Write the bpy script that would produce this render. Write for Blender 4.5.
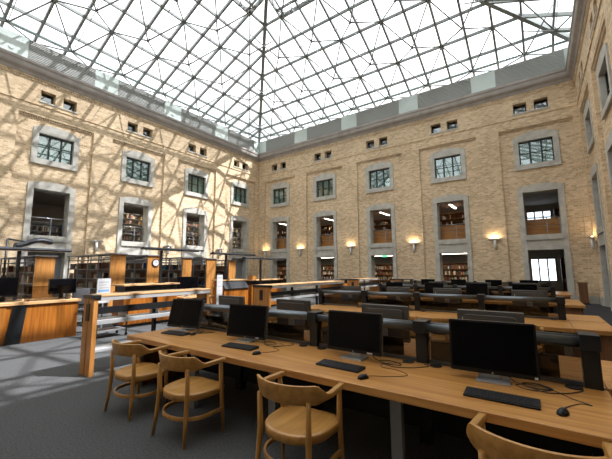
import bpy, bmesh, math, random
from mathutils import Vector, Matrix
random.seed(7)
for o in list(bpy.data.objects):
    bpy.data.objects.remove(o)
SC = bpy.context.scene
COL = SC.collection
R = math.radians

# ------------------------------------------------------------------ camera, sky, sun, exposure
cam = bpy.data.cameras.new('camera')
cam.sensor_width = 36
cam.lens = 327.996 / 612 * 36
cam.clip_start = 0.05
co = bpy.data.objects.new('camera', cam)
COL.objects.link(co)
co.matrix_world = Matrix.Translation((0, 0, 1.65)) @ Matrix.Rotation(R(35.154), 4, 'Z') @ Matrix.Rotation(R(97.09), 4, 'X') @ Matrix.Rotation(R(-0.351), 4, 'Z')
SC.camera = co

world = bpy.data.worlds.new('sky')
SC.world = world
world.use_nodes = True
wn = world.node_tree
wn.nodes.clear()
w_out = wn.nodes.new('ShaderNodeOutputWorld')
w_bg = wn.nodes.new('ShaderNodeBackground')
w_tc = wn.nodes.new('ShaderNodeTexCoord')
w_no = wn.nodes.new('ShaderNodeTexNoise')
w_no.inputs['Scale'].default_value = 2.2
w_no.inputs['Detail'].default_value = 5
w_cr = wn.nodes.new('ShaderNodeValToRGB')
w_cr.color_ramp.elements[0].position = 0.32
w_cr.color_ramp.elements[0].color = (0.82, 0.88, 0.95, 1)
w_cr.color_ramp.elements[1].position = 0.62
w_cr.color_ramp.elements[1].color = (1.0, 1.0, 1.0, 1)
wn.links.new(w_tc.outputs['Generated'], w_no.inputs['Vector'])
wn.links.new(w_no.outputs['Fac'], w_cr.inputs['Fac'])
wn.links.new(w_cr.outputs['Color'], w_bg.inputs['Color'])
w_bg.inputs['Strength'].default_value = 2.0
wn.links.new(w_bg.outputs['Background'], w_out.inputs['Surface'])

sun = bpy.data.lights.new('sun', 'SUN')
sun.energy = 7.0
sun.color = (1.0, 0.97, 1.0)
sun.angle = R(0.6)
so = bpy.data.objects.new('sun', sun)
COL.objects.link(so)
so.rotation_euler = Vector((-0.605, -0.33, -1.0)).to_track_quat('-Z', 'Y').to_euler()
so.location = (10, 25, 30)

SC.view_settings.view_transform = 'Standard'
SC.view_settings.look = 'None'
SC.view_settings.gamma = 1
SC.view_settings.use_curve_mapping = False
SC.view_settings.exposure = 0.6


# ------------------------------------------------------------------ mesh helpers
class MB:
    def __init__(s):
        s.bm = bmesh.new()
        s.mi = 0

    def face(s, pts, smooth=False):
        vs = [s.bm.verts.new(p) for p in pts]
        f = s.bm.faces.new(vs)
        f.material_index = s.mi
        f.smooth = smooth
        return f

    def box(s, a, b, M=None):
        (x0, y0, z0), (x1, y1, z1) = a, b
        x0, x1 = min(x0, x1), max(x0, x1)
        y0, y1 = min(y0, y1), max(y0, y1)
        z0, z1 = min(z0, z1), max(z0, z1)
        c = [Vector(p) for p in ((x0, y0, z0), (x1, y0, z0), (x1, y1, z0), (x0, y1, z0), (x0, y0, z1), (x1, y0, z1), (x1, y1, z1), (x0, y1, z1))]
        if M is not None:
            c = [M @ p for p in c]
        v = [s.bm.verts.new(p) for p in c]
        for q in ((0, 3, 2, 1), (4, 5, 6, 7), (0, 1, 5, 4), (1, 2, 6, 5), (2, 3, 7, 6), (3, 0, 4, 7)):
            f = s.bm.faces.new([v[i] for i in q])
            f.material_index = s.mi
        return s

    def cbox(s, c, d, M=None):
        return s.box([c[i] - d[i] / 2 for i in range(3)], [c[i] + d[i] / 2 for i in range(3)], M)

    def tube(s, pts, r, n=8, cap=True, smooth=True):
        """round tube along a list of points; r a number or a list"""
        pts = [Vector(p) for p in pts]
        rs = r if isinstance(r, (list, tuple)) else [r] * len(pts)
        rings = []
        up = None
        for i, p in enumerate(pts):
            t = (pts[min(i + 1, len(pts) - 1)] - pts[max(i - 1, 0)]).normalized()
            if up is None:
                up = Vector((0, 0, 1)) if abs(t.z) < 0.9 else Vector((1, 0, 0))
            a = t.cross(up).normalized()
            b = a.cross(t).normalized()
            up = b
            rings.append([s.bm.verts.new(p + (a * math.cos(k * 2 * math.pi / n) + b * math.sin(k * 2 * math.pi / n)) * rs[i]) for k in range(n)])
        for i in range(len(rings) - 1):
            for k in range(n):
                f = s.bm.faces.new([rings[i][k], rings[i][(k + 1) % n], rings[i + 1][(k + 1) % n], rings[i + 1][k]])
                f.smooth = smooth
                f.material_index = s.mi
        if cap:
            s.bm.faces.new(rings[0][::-1]).material_index = s.mi
            s.bm.faces.new(rings[-1]).material_index = s.mi
        return s

    def bar(s, a, b, w, h):
        """rectangular bar from a to b, w across, h upward"""
        a, b = Vector(a), Vector(b)
        t = (b - a).normalized()
        up = Vector((0, 0, 1)) if abs(t.z) < 0.95 else Vector((0, 1, 0))
        x = t.cross(up).normalized() * (w / 2)
        y = x.cross(t).normalized() * (h / 2)
        v = [s.bm.verts.new(p + dx * x + dy * y) for p in (a, b) for dx, dy in ((-1, -1), (1, -1), (1, 1), (-1, 1))]
        for q in ((0, 1, 2, 3), (7, 6, 5, 4), (0, 4, 5, 1), (1, 5, 6, 2), (2, 6, 7, 3), (3, 7, 4, 0)):
            s.bm.faces.new([v[i] for i in q]).material_index = s.mi
        return s

    def sweep(s, secs, smooth=True):
        """closed cross-sections (lists of points) joined in order"""
        rings = [[s.bm.verts.new(p) for p in q] for q in secs]
        n = len(rings[0])
        for i in range(len(rings) - 1):
            for k in range(n):
                f = s.bm.faces.new([rings[i][k], rings[i][(k + 1) % n], rings[i + 1][(k + 1) % n], rings[i + 1][k]])
                f.smooth = smooth
                f.material_index = s.mi
        s.bm.faces.new(rings[0][::-1]).material_index = s.mi
        s.bm.faces.new(rings[-1]).material_index = s.mi
        return s

    def prism(s, outline, z0, z1, M=None):
        """outline in xy extruded between z0 and z1"""
        lo = [Vector((x, y, z0)) for x, y in outline]
        hi = [Vector((x, y, z1)) for x, y in outline]
        if M is not None:
            lo = [M @ p for p in lo]
            hi = [M @ p for p in hi]
        a = [s.bm.verts.new(p) for p in lo]
        b = [s.bm.verts.new(p) for p in hi]
        n = len(a)
        s.bm.faces.new(a[::-1]).material_index = s.mi
        s.bm.faces.new(b).material_index = s.mi
        for k in range(n):
            s.bm.faces.new([a[k], a[(k + 1) % n], b[(k + 1) % n], b[k]]).material_index = s.mi
        return s

    def disc(s, c, r, h, n=20, axis='z', r2=None):
        r2 = r if r2 is None else r2
        c = Vector(c)
        ax = {'x': Vector((1, 0, 0)), 'y': Vector((0, 1, 0)), 'z': Vector((0, 0, 1))}[axis]
        u = ax.orthogonal().normalized()
        w = ax.cross(u)
        A = [s.bm.verts.new(c + (u * math.cos(k * 2 * math.pi / n) + w * math.sin(k * 2 * math.pi / n)) * r) for k in range(n)]
        B = [s.bm.verts.new(c + ax * h + (u * math.cos(k * 2 * math.pi / n) + w * math.sin(k * 2 * math.pi / n)) * r2) for k in range(n)]
        s.bm.faces.new(A[::-1]).material_index = s.mi
        s.bm.faces.new(B).material_index = s.mi
        for k in range(n):
            f = s.bm.faces.new([A[k], A[(k + 1) % n], B[(k + 1) % n], B[k]])
            f.material_index = s.mi
            f.smooth = True
        return s

    def build(s, name, mat, parent=None, bevel=0, loc=None):
        bmesh.ops.recalc_face_normals(s.bm, faces=s.bm.faces)
        me = bpy.data.meshes.new(name)
        s.bm.to_mesh(me)
        s.bm.free()
        for m in (mat if isinstance(mat, (list, tuple)) else [mat]):
            me.materials.append(m)
        o = bpy.data.objects.new(name, me)
        COL.objects.link(o)
        if parent is not None:
            o.parent = parent
        if loc is not None:
            o.location = loc
        if bevel:
            b = o.modifiers.new('bevel', 'BEVEL')
            b.width = bevel
            b.segments = 2
            b.limit_method = 'ANGLE'
            b.angle_limit = R(50)
        return o


def tag(o, label=None, cat=None, group=None, kind=None):
    if label:
        o['label'] = label
    if cat:
        o['category'] = cat
    if group:
        o['group'] = group
    if kind:
        o['kind'] = kind
    return o


def empty(name, loc=(0, 0, 0), rz=0.0):
    o = bpy.data.objects.new(name, None)
    COL.objects.link(o)
    o.location = loc
    o.rotation_euler = (0, 0, rz)
    o.empty_display_size = 0.1
    return o


def thing(name, label, cat, loc=(0, 0, 0), rz=0.0, group=None):
    return tag(empty(name, loc, rz), label, cat, group)


def dup(root, loc, rz=0.0, label=None, group=None):
    r = root.copy()
    COL.objects.link(r)
    r.location = loc
    r.rotation_euler = (0, 0, rz)
    if label:
        r['label'] = label
    if group:
        r['group'] = group

    def kids(src, dst):
        for ch in src.children:
            c = ch.copy()
            COL.objects.link(c)
            c.parent = dst
            kids(ch, c)
    kids(root, r)
    return r


# ------------------------------------------------------------------ materials
def mat(name, base=(.5, .5, .5), rough=.5, metal=0.0, spec=.5):
    m = bpy.data.materials.new(name)
    m.use_nodes = True
    b = m.node_tree.nodes['Principled BSDF']
    b.inputs['Base Color'].default_value = (*base, 1)
    b.inputs['Roughness'].default_value = rough
    b.inputs['Metallic'].default_value = metal
    b.inputs['Specular IOR Level'].default_value = spec
    return m


def noisy(m, c0, c1, scale=(5, 5, 5), detail=4, bump=0.0, coord='Object', lo=.35, hi=.65):
    t = m.node_tree
    b = t.nodes['Principled BSDF']
    tc = t.nodes.new('ShaderNodeTexCoord')
    mp = t.nodes.new('ShaderNodeMapping')
    mp.inputs['Scale'].default_value = scale
    no = t.nodes.new('ShaderNodeTexNoise')
    no.inputs['Scale'].default_value = 1
    no.inputs['Detail'].default_value = detail
    cr = t.nodes.new('ShaderNodeValToRGB')
    cr.color_ramp.elements[0].position = lo
    cr.color_ramp.elements[1].position = hi
    cr.color_ramp.elements[0].color = (*c0, 1)
    cr.color_ramp.elements[1].color = (*c1, 1)
    t.links.new(tc.outputs[coord], mp.inputs['Vector'])
    t.links.new(mp.outputs['Vector'], no.inputs['Vector'])
    t.links.new(no.outputs['Fac'], cr.inputs['Fac'])
    t.links.new(cr.outputs['Color'], b.inputs['Base Color'])
    if bump:
        bp = t.nodes.new('ShaderNodeBump')
        bp.inputs['Strength'].default_value = bump
        bp.inputs['Distance'].default_value = 0.01
        t.links.new(no.outputs['Fac'], bp.inputs['Height'])
        t.links.new(bp.outputs['Normal'], b.inputs['Normal'])
    return m


def wood(name, c0, c1, axis, rough=.35):
    sc = {'x': (1.2, 22, 22), 'y': (22, 1.2, 22), 'z': (22, 22, 1.2)}[axis]
    return noisy(mat(name, rough=rough), c0, c1, sc, 5)


def brick_mat(name, c1, c2, mortar):
    m = mat(name, rough=.9, spec=.2)
    t = m.node_tree
    b = t.nodes['Principled BSDF']
    tc = t.nodes.new('ShaderNodeTexCoord')
    sp = t.nodes.new('ShaderNodeSeparateXYZ')
    ad = t.nodes.new('ShaderNodeMath')
    ad.operation = 'ADD'
    cb = t.nodes.new('ShaderNodeCombineXYZ')
    br = t.nodes.new('ShaderNodeTexBrick')
    br.inputs['Scale'].default_value = 1
    br.inputs['Brick Width'].default_value = .21
    br.inputs['Row Height'].default_value = .10
    br.inputs['Mortar Size'].default_value = .017
    br.inputs['Mortar Smooth'].default_value = .3
    br.inputs['Bias'].default_value = -.1
    br.inputs['Color1'].default_value = (*c1, 1)
    br.inputs['Color2'].default_value = (*c2, 1)
    br.inputs['Mortar'].default_value = (*mortar, 1)
    no = t.nodes.new('ShaderNodeTexNoise')
    no.inputs['Scale'].default_value = .55
    no.inputs['Detail'].default_value = 6
    mx = t.nodes.new('ShaderNodeMix')
    mx.data_type = 'RGBA'
    mx.blend_type = 'MULTIPLY'
    mx.inputs[0].default_value = 1
    cr = t.nodes.new('ShaderNodeValToRGB')
    cr.color_ramp.elements[0].position = .3
    cr.color_ramp.elements[0].color = (.84, .82, .80, 1)
    cr.color_ramp.elements[1].position = .7
    cr.color_ramp.elements[1].color = (1.05, 1.05, 1.05, 1)
    t.links.new(tc.outputs['Object'], sp.inputs[0])
    t.links.new(sp.outputs[0], ad.inputs[0])
    t.links.new(sp.outputs[1], ad.inputs[1])
    t.links.new(ad.outputs[0], cb.inputs[0])
    t.links.new(sp.outputs[2], cb.inputs[1])
    t.links.new(cb.outputs[0], br.inputs['Vector'])
    t.links.new(tc.outputs['Object'], no.inputs['Vector'])
    t.links.new(no.outputs['Fac'], cr.inputs['Fac'])
    t.links.new(br.outputs['Color'], mx.inputs[6])
    t.links.new(cr.outputs['Color'], mx.inputs[7])
    t.links.new(mx.outputs[2], b.inputs['Base Color'])
    bp = t.nodes.new('ShaderNodeBump')
    bp.inputs['Strength'].default_value = .4
    bp.inputs['Distance'].default_value = .01
    bp.invert = True
    t.links.new(br.outputs['Fac'], bp.inputs['Height'])
    t.links.new(bp.outputs['Normal'], b.inputs['Normal'])
    return m


def glass(name, tint, refl, rough=.02):
    m = bpy.data.materials.new(name)
    m.use_nodes = True
    t = m.node_tree
    t.nodes.clear()
    out = t.nodes.new('ShaderNodeOutputMaterial')
    mx = t.nodes.new('ShaderNodeMixShader')
    tr = t.nodes.new('ShaderNodeBsdfTransparent')
    gl = t.nodes.new('ShaderNodeBsdfGlossy')
    tr.inputs['Color'].default_value = (*tint, 1)
    gl.inputs['Roughness'].default_value = rough
    gl.inputs['Color'].default_value = (.9, .95, .95, 1)
    lw = t.nodes.new('ShaderNodeLayerWeight')
    lw.inputs['Blend'].default_value = .25
    ma = t.nodes.new('ShaderNodeMath')
    ma.operation = 'MULTIPLY_ADD'
    ma.inputs[1].default_value = .5
    ma.inputs[2].default_value = refl
    ma.use_clamp = True
    t.links.new(lw.outputs['Fresnel'], ma.inputs[0])
    t.links.new(ma.outputs[0], mx.inputs['Fac'])
    t.links.new(tr.outputs[0], mx.inputs[1])
    t.links.new(gl.outputs[0], mx.inputs[2])
    t.links.new(mx.outputs[0], out.inputs['Surface'])
    return m


def glow(name, col, s):
    m = mat(name, col)
    b = m.node_tree.nodes['Principled BSDF']
    b.inputs['Emission Color'].default_value = (*col, 1)
    b.inputs['Emission Strength'].default_value = s
    return m


M_brick = brick_mat('yellow_brick', (.78, .605, .39), (.46, .33, .175), (.64, .535, .40))
M_stone = noisy(mat('grey_limestone', rough=.85, spec=.25), (.40, .39, .35), (.52, .505, .455), (3, 3, 3), 6, .05)
M_cornice = noisy(mat('cornice_stone', rough=.8, spec=.25), (.30, .275, .25), (.38, .35, .32), (2, 2, 2), 5)
M_steel = mat('roof_steel', (.24, .26, .25), .45, .3)
M_roofglass = glass('roof_glass', (.95, .97, .97), 0.0)
M_louvre = mat('louvre_grey', (.46, .475, .455), .6, .1)
M_panel = noisy(mat('pale_green_panel', rough=.3), (.56, .64, .61), (.62, .70, .67), (1, 1, 1))
M_winframe = mat('window_frame_dark', (.018, .032, .03), .4)
M_pane = glass('window_pane', (.78, .85, .82), .12)
M_reflection = mat('window_blind', (.44, .51, .475), .8)  # pale green-grey standing in for sky reflected in the panes
M_attic = glass('attic_pane', (.06, .07, .07), .16)
M_carpet = noisy(mat('grey_carpet', rough=.97, spec=.1), (.051, .053, .054), (.100, .102, .102), (55, 55, 55), 4, .6, lo=.3, hi=.7)
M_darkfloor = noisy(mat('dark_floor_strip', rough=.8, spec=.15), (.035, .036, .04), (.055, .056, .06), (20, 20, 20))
M_plaster = mat('stack_plaster', (.42, .40, .37), .9)
M_stackfloor = mat('stack_floor', (.16, .14, .12), .9)
M_tube = glow('fluorescent_tube', (1.0, .90, .74), 9.0)
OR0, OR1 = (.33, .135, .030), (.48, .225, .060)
M_topx = wood('oak_table_top', (.38, .165, .040), (.56, .285, .085), 'x', .3)
M_topy = wood('oak_counter_top', (.47, .27, .115), (.64, .40, .20), 'y', .35)
M_orz = wood('honey_wood_upright', OR0, OR1, 'z', .4)
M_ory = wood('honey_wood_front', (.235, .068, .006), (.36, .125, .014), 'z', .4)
M_orx = wood('honey_wood_cross', OR0, OR1, 'x', .4)
M_brown = wood('brown_wood', (.12, .05, .02), (.21, .09, .035), 'z', .45)
M_chair = wood('beech_chair', (.34, .16, .036), (.48, .25, .070), 'z', .32)
M_chairy = wood('beech_seat', (.36, .175, .040), (.50, .265, .078), 'y', .32)
M_black = mat('black_plastic', (.006, .006, .007), .4, 0, .3)
M_screen = mat('dark_screen', (.003, .003, .004), .2, 0, .08)
M_backgrey = mat('monitor_back_grey', (.085, .08, .074), .4)
M_silver = mat('silver_plastic', (.50, .52, .54), .3, .7)
M_darksteel = mat('dark_steel', (.028, .03, .033), .38, .6)
M_rail = mat('rail_gunmetal', (.13, .145, .16), .32, .8)
M_smoke = glass('smoked_glass', (.60, .57, .54), .02)
M_mesh = noisy(mat('dark_mesh', rough=.8), (.045, .038, .032), (.12, .10, .085), (90, 90, 90), 3)
M_greymetal = mat('grey_metal', (.26, .27, .28), .45, .4)
M_lightmetal = mat('light_metal_shelf', (.40, .41, .41), .45, .2)
M_white = mat('white_enamel', (.78, .78, .77), .4)
M_paper = mat('white_paper', (.48, .49, .49), .8)
M_blue = mat('blue_print', (.16, .30, .48), .6)
M_key = mat('keycap_black', (.018, .018, .02), .5)
M_rubber = mat('black_cable', (.012, .012, .012), .6)
M_sticker = mat('sticker', (.6, .6, .6), .5)
M_red = mat('red_print', (.5, .07, .05), .5)
M_sconce = mat('sconce_nickel', (.55, .52, .47), .35, .6)
M_bulb = glow('sconce_glow', (1.0, .72, .42), 3.0)
M_exit = glow('exit_green', (.10, .75, .30), 1.2)
M_fabric = noisy(mat('charcoal_fabric', rough=.95), (.03, .03, .033), (.06, .06, .064), (60, 60, 60))
BOOKM = [mat('book_cover_' + n, c, .6) for n, c in (('tan', (.34, .24, .14)), ('brown', (.15, .075, .04)), ('maroon', (.16, .03, .03)), ('navy', (.03, .05, .12)),
                                                    ('green', (.04, .09, .06)), ('cream', (.56, .50, .40)), ('grey', (.24, .24, .24)), ('black', (.03, .03, .03)))]

# ------------------------------------------------------------------ the room's figures
XL, XR, YB, YF = -19.71, 2.27, 20.76, -5.0
TH = 0.6          # wall thickness
DEEP = 6.4        # depth of the rooms behind
BX = [-17.31 + 4.413 * k for k in range(5)]
LY = [18.61 - 4.25 * k for k in range(6)]
FX = [-17.31 + 4.413 * k for k in range(5)]
MAPS = {
    'back': lambda u, z, d: (u, YB + d, z),
    'front': lambda u, z, d: (u, YF - d, z),
    'left': lambda u, z, d: (XL - d, u, z),
    'right': lambda u, z, d: (XR + d, u, z),
}
SIDES = {'back': (BX, XL, XR), 'front': (FX, XL, XR), 'left': (LY, YF, YB), 'right': (LY, YF, YB)}
ZTOP = 11.95
REC = 1.63


def brick_wall(side):
    cs, u0, u1 = SIDES[side]
    f = MAPS[side]
    holes = []
    for c in cs:
        holes += [(c - .77, c + .77, 0, 2.62), (c - .77, c + .77, 3.4, 5.72), (c - .77, c + .77, 7.21, 8.53),
                  (c - .85, c - .24, 10.12, 10.68), (c + .10, c + .71, 10.12, 10.68)]
    us = sorted(set([u0, u1] + [v for c in cs for v in (c - REC, c + REC)] + [v for h in holes for v in h[:2]]))
    zs = sorted(set([0, ZTOP, 9.42] + [v for h in holes for v in h[2:]]))
    D = {}
    for i in range(len(us) - 1):
        for j in range(len(zs) - 1):
            u, z = (us[i] + us[i + 1]) / 2, (zs[j] + zs[j + 1]) / 2
            d = -.06
            if any(abs(u - c) < REC for c in cs) and z < 9.42:
                d = .07
            if any(h[0] < u < h[1] and h[2] < z < h[3] for h in holes):
                d = None
            D[i, j] = d
    b = MB()
    for (i, j), d in D.items():
        a, c, e, g = us[i], us[i + 1], zs[j], zs[j + 1]
        if d is not None:
            for dd in (d, TH):
                b.face([f(a, e, dd), f(c, e, dd), f(c, g, dd), f(a, g, dd)])
        d1 = TH if d is None else d
        for (k, l), edge in (((i + 1, j), ((c, e), (c, g))), ((i, j + 1), ((a, g), (c, g)))):
            if (k, l) in D:
                d2 = TH if D[k, l] is None else D[k, l]
                if d1 != d2:
                    (p, q), (r, t) = edge
                    b.face([f(p, q, d1), f(r, t, d1), f(r, t, d2), f(p, q, d2)])
    # top ledge
    b.face([f(u0, ZTOP, -.06), f(u1, ZTOP, -.06), f(u1, ZTOP, TH), f(u0, ZTOP, TH)])
    # corbelled bricks: at the head of each recess and below the cornice
    for c in cs:
        n = 33
        for k in range(n):
            u = c - REC + .05 + k * (2 * REC - .1) / (n - 1)
            p, q = f(u - .032, 9.20, .0), f(u + .032, 9.30, .09)
            b.box(p, q)
        b.box(f(c - REC, 9.30, -.05), f(c + REC, 9.42, .09))
    k = u0 + .1
    while k < u1 - .1:
        b.box(f(k - .045, 11.0, -.10), f(k + .045, 11.12, -.03))
        k += .14
    b.box(f(u0, 11.12, -.12), f(u1, 11.22, -.03))
    b.box(f(u0, 9.84, -.10), f(u1, 9.91, -.03))
    o = b.build('wall_' + side, M_brick)
    return tag(o, kind='structure')


for s in MAPS:
    brick_wall(s)

# floor
tag(MB().box((XL - DEEP, YF - DEEP, -.2), (XR + DEEP, YB + 7.0, 0)).build('floor', M_carpet), kind='structure')
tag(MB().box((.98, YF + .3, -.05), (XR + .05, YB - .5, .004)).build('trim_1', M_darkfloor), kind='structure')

NT = [1]
NW = [0]


def trim(b, m, bevel=0):
    NT[0] += 1
    return tag(b.build('trim_%d' % NT[0], m, bevel=bevel), kind='structure')


def arch_ring(b, f, c, w, wi, z0, z1, rise, zi0, zi1, dfront, dback, sill=True):
    """stone surround: outer outline with a segmental head, rectangular inner outline"""
    N = 8
    outer = [(c - w, z0)] + [(c - w + 2 * w * k / N, z1 + rise * (1 - (2 * k / N - 1) ** 2)) for k in range(N + 1)] + [(c + w, z0)]
    inner = [(c - wi, zi0)] + [(c - wi + 2 * wi * k / N, zi1) for k in range(N + 1)] + [(c + wi, zi0)]
    n = len(outer)
    rng = range(n) if sill else range(n - 1)
    for k in rng:
        k2 = (k + 1) % n
        b.face([f(*outer[k], dfront), f(*outer[k2], dfront), f(*inner[k2], dfront), f(*inner[k], dfront)])
        b.face([f(*outer[k], dfront), f(*outer[k2], dfront), f(*outer[k2], .1), f(*outer[k], .1)])
        b.face([f(*inner[k], dfront), f(*inner[k2], dfront), f(*inner[k2], dback), f(*inner[k], dback)])


def window(f, u0, u1, z0, z1, d, cols, rows, pane, name=None):
    NW[0] += 1
    w = tag(empty('window_%d' % NW[0], f((u0 + u1) / 2, z0, d)), kind='structure')
    W = Vector(w.location)
    g = lambda u, z, dd: tuple(Vector(f(u, z, dd)) - W)
    b = MB()
    t = .065
    for a in (u0, u1 - t):
        b.box(g(a, z0, d - .04), g(a + t, z1, d + .04))
    for a in (z0, z1 - t):
        b.box(g(u0, a, d - .04), g(u1, a + t, d + .04))
    for k in range(1, cols):
        u = u0 + (u1 - u0) * k / cols
        b.box(g(u - .04, z0, d - .035), g(u + .04, z1, d + .035))
    for k in range(1, rows):
        z = z0 + (z1 - z0) * k / rows
        b.box(g(u0, z - .018, d - .02), g(u1, z + .018, d + .02))
    b.build('window_frame', M_winframe, w)
    MB().box(g(u0 + .02, z0 + .02, d - .004), g(u1 - .02, z1 - .02, d + .004)).build('window_pane', pane, w)
    if pane is M_pane:  # pale sheets added behind the glass to brighten it like reflected sky
        b = MB()
        for k in range(cols):
            a = u0 + (u1 - u0) * k / cols
            b.box(g(a + .03, z0 + .03, d + .09), g(a + (u1 - u0) / cols - .03, z1 - .03, d + .10))
        b.build('blind', M_reflection, w)
    return w


for side, (cs, u0, u1) in SIDES.items():
    f = MAPS[side]
    for c in cs:
        # upper window with stone surround
        b = MB()
        arch_ring(b, f, c, 1.0, .755, 6.98, 8.76, .24, 7.225, 8.515, 0.0, .5)
        b.box(f(c - 1.0, 6.94, -.03), f(c + 1.0, 7.04, .05))
        trim(b, M_stone)
        window(f, c - .77, c + .77, 7.21, 8.53, .22, 3, 2, M_pane)
        # tall opening: first floor and ground floor in one stone surround
        b = MB()
        arch_ring(b, f, c, 1.0, .755, 0.0, 5.95, .16, 0.0, 5.70, -.01, .62, sill=False)
        b.box(f(c - .78, 2.62, .02), f(c + .78, 3.42, .62))
        b.box(f(c - .80, 3.14, -.05), f(c + .80, 3.40, .05))
        b.box(f(c - .79, 2.62, -.02), f(c + .79, 2.80, .05))
        trim(b, M_stone)
        for a, e in ((c - .85, c - .24), (c + .10, c + .71)):
            window(f, a, e, 10.12, 10.68, .30, 1, 1, M_attic)
        b = MB()
        b.box(f(c - .92, 10.04, -.10), f(c + .78, 10.12, .1))
        trim(b, M_stone)
    # cornice
    b = MB()
    prof = [(-.03, 11.16), (-.15, 11.20), (-.20, 11.32), (-.33, 11.42), (-.36, 11.50), (-.36, 11.66), (-.40, 11.70), (-.40, 11.84), (.05, 11.90), (.05, 11.16)]
    for k in range(len(prof)):
        (d1, z1), (d2, z2) = prof[k], prof[(k + 1) % len(prof)]
        b.face([f(u0, z1, d1), f(u1, z1, d1), f(u1, z2, d2), f(u0, z2, d2)])
    trim(b, M_cornice)
    # parapet: slatted bays between pale panels
    step = abs(cs[1] - cs[0])
    pc = sorted([min(cs) - step / 2] + [c + step / 2 for c in cs])
    pc = [p for p in pc if u0 - .5 < p < u1 + .5]
    edges = [u0]
    for p in pc:
        a, e = max(u0, p - .63), min(u1, p + .63)
        b = MB()
        b.box(f(a, 11.9, 0.0), f(e, 13.05, .06))
        # small round vent ring in the panel
        cc = Vector(f((a + e) / 2, 12.3, -.01))
        b.disc(cc, .10, .03, 14, 'y' if side in ('back', 'front') else 'x')
        trim(b, M_panel)
        edges += [a, e]
    edges.append(u1)
    for a, e in zip(edges[::2], edges[1::2]):
        if e - a < .1:
            continue
        b = MB()
        b.box(f(a, 11.9, .05), f(e, 13.03, .08))
        n = 13
        for k in range(n):
            z = 11.93 + k * (13.0 - 11.93) / (n - 1)
            b.box(f(a, z - .012, -.03), f(e, z + .03, .05))
        trim(b, M_louvre)
    # baseboard of stone
    gaps = sorted(cs)
    b = MB()
    prev = u0
    for c in gaps + [None]:
        e = u1 if c is None else c - 1.0
        b.box(f(prev, 0, -.09), f(e, .35, .07))
        if c is not None:
            prev = c + 1.0
    tag(b.build('baseboard_' + side, M_stone), kind='structure')

# rooms behind the four walls: outer shell, slabs
X0, X1, Y0, Y1 = XL - DEEP, XR + DEEP, YF - DEEP, YB + 7.0


def slab(name, z0, z1, m):
    b = MB()
    for q in (((X0, YB + TH), (X1, Y1)), ((X0, Y0), (X1, YF - TH)), ((X0, YF - TH), (XL - TH, YB + TH)), ((XR + TH, YF - TH), (X1, YB + TH))):
        b.box((*q[0], z0), (*q[1], z1))
    return tag(b.build(name, m), kind='structure')


slab('floor_upper', 3.18, 3.30, M_stackfloor)
slab('ceiling_ground', 2.88, 3.18, M_plaster)
slab('ceiling_upper', 6.02, 6.40, M_plaster)
slab('ceiling_attic', 11.70, 11.95, M_plaster)
b = MB()
# far wall of the back range has tall gridded windows behind the last bay
wx0, wx1 = -.46, .98
us = [X0, wx0, wx1, X1]
zs = [0, .80, 2.37, 4.42, 5.64, ZTOP]
for i in range(3):
    for j in range(5):
        if i == 1 and j in (1, 3):
            continue
        b.box((us[i], Y1 - .2, zs[j]), (us[i + 1], Y1, zs[j + 1]))
tag(b.build('wall_back_outer', M_plaster), kind='structure')
tag(MB().box((X0 - .2, Y0, 0), (X0, Y1, ZTOP)).build('wall_left_outer', M_plaster), kind='structure')
tag(MB().box((X1, Y0, 0), (X1 + .2, Y1, ZTOP)).build('wall_right_outer', M_plaster), kind='structure')
tag(MB().box((X0, Y0 - .2, 0), (X1, Y0, ZTOP)).build('wall_front_outer', M_plaster), kind='structure')
M_clear = glass('clear_pane', (.9, .93, .95), .02)
fb = lambda u, z, d: (u, Y1 - .12 + d, z)
window(fb, wx0, wx1, .80, 2.37, 0, 3, 2, M_clear)
window(fb, wx0, wx1, 4.42, 5.64, 0, 3, 3, M_clear)
# the ground-floor doors of the sunlit left wall
for k, c in enumerate(LY):
    d = tag(empty('door_%d' % (k + 1), (XL - .45, c, 0)), kind='structure')
    MB().box((-.03, -.77, 0), (.03, .77, 2.62)).build('door_leaf', M_greymetal, d, .01)
    MB().tube([(.06, .55, 1.0), (.06, .55, 1.25)], .015).build('door_handle', M_silver, d)

# ------------------------------------------------------------------ hipped glass roof
S, T, ZB = 1.28, .42, 13.5
CX = (XL + XR) / 2
HALF = (XR - XL) / 2
LEN2 = (YB - YF) / 2
CY = (YB + YF) / 2
OUT = .95                                  # eave beyond the wall face
KX = int((HALF + OUT) / S)
zroof = lambda off: ZB + T * off           # off = distance inside the wall face
roof = tag(empty('ceiling', (0, 0, 0)), kind='structure')
xa, xb, ya, yb_ = XL - OUT, XR + OUT, YF - OUT, YB + OUT
ze, zr = zroof(-OUT), zroof(HALF)
r1, r2 = (CX, YB - HALF, zr), (CX, YF + HALF, zr)
A, B_, C_, D_ = (xa, ya, ze), (xb, ya, ze), (xb, yb_, ze), (xa, yb_, ze)
g = MB()
g.face([A, D_, r1, r2]); g.face([D_, C_, r1]); g.face([C_, B_, r2, r1]); g.face([B_, A, r2])
go = g.build('roof_glass', M_roofglass, roof)
go.location = (0, 0, .11)
offs = [HALF - S * k for k in range(KX, 0, -1)]     # purlin offsets from the wall face
LB, LH = .11, .17


for k, off in enumerate(offs):
    z = zroof(off)
    x0, x1, y0, y1 = XL + off, XR - off, YF + off, YB - off
    for p, q in (((x0, y0, z), (x0, y1, z)), ((x1, y0, z), (x1, y1, z)), ((x0, y0, z), (x1, y0, z)), ((x0, y1, z), (x1, y1, z))):
        MB().bar(p, q, .10, .14).build('purlin', M_steel, roof)
MB().bar(r1, r2, .14, .22).build('ridge_beam', M_steel, roof)
for e, t in ((A, r2), (B_, r2), (C_, r1), (D_, r1)):
    MB().bar(e, t, .20, .28).build('hip_beam', M_steel, roof)
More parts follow.
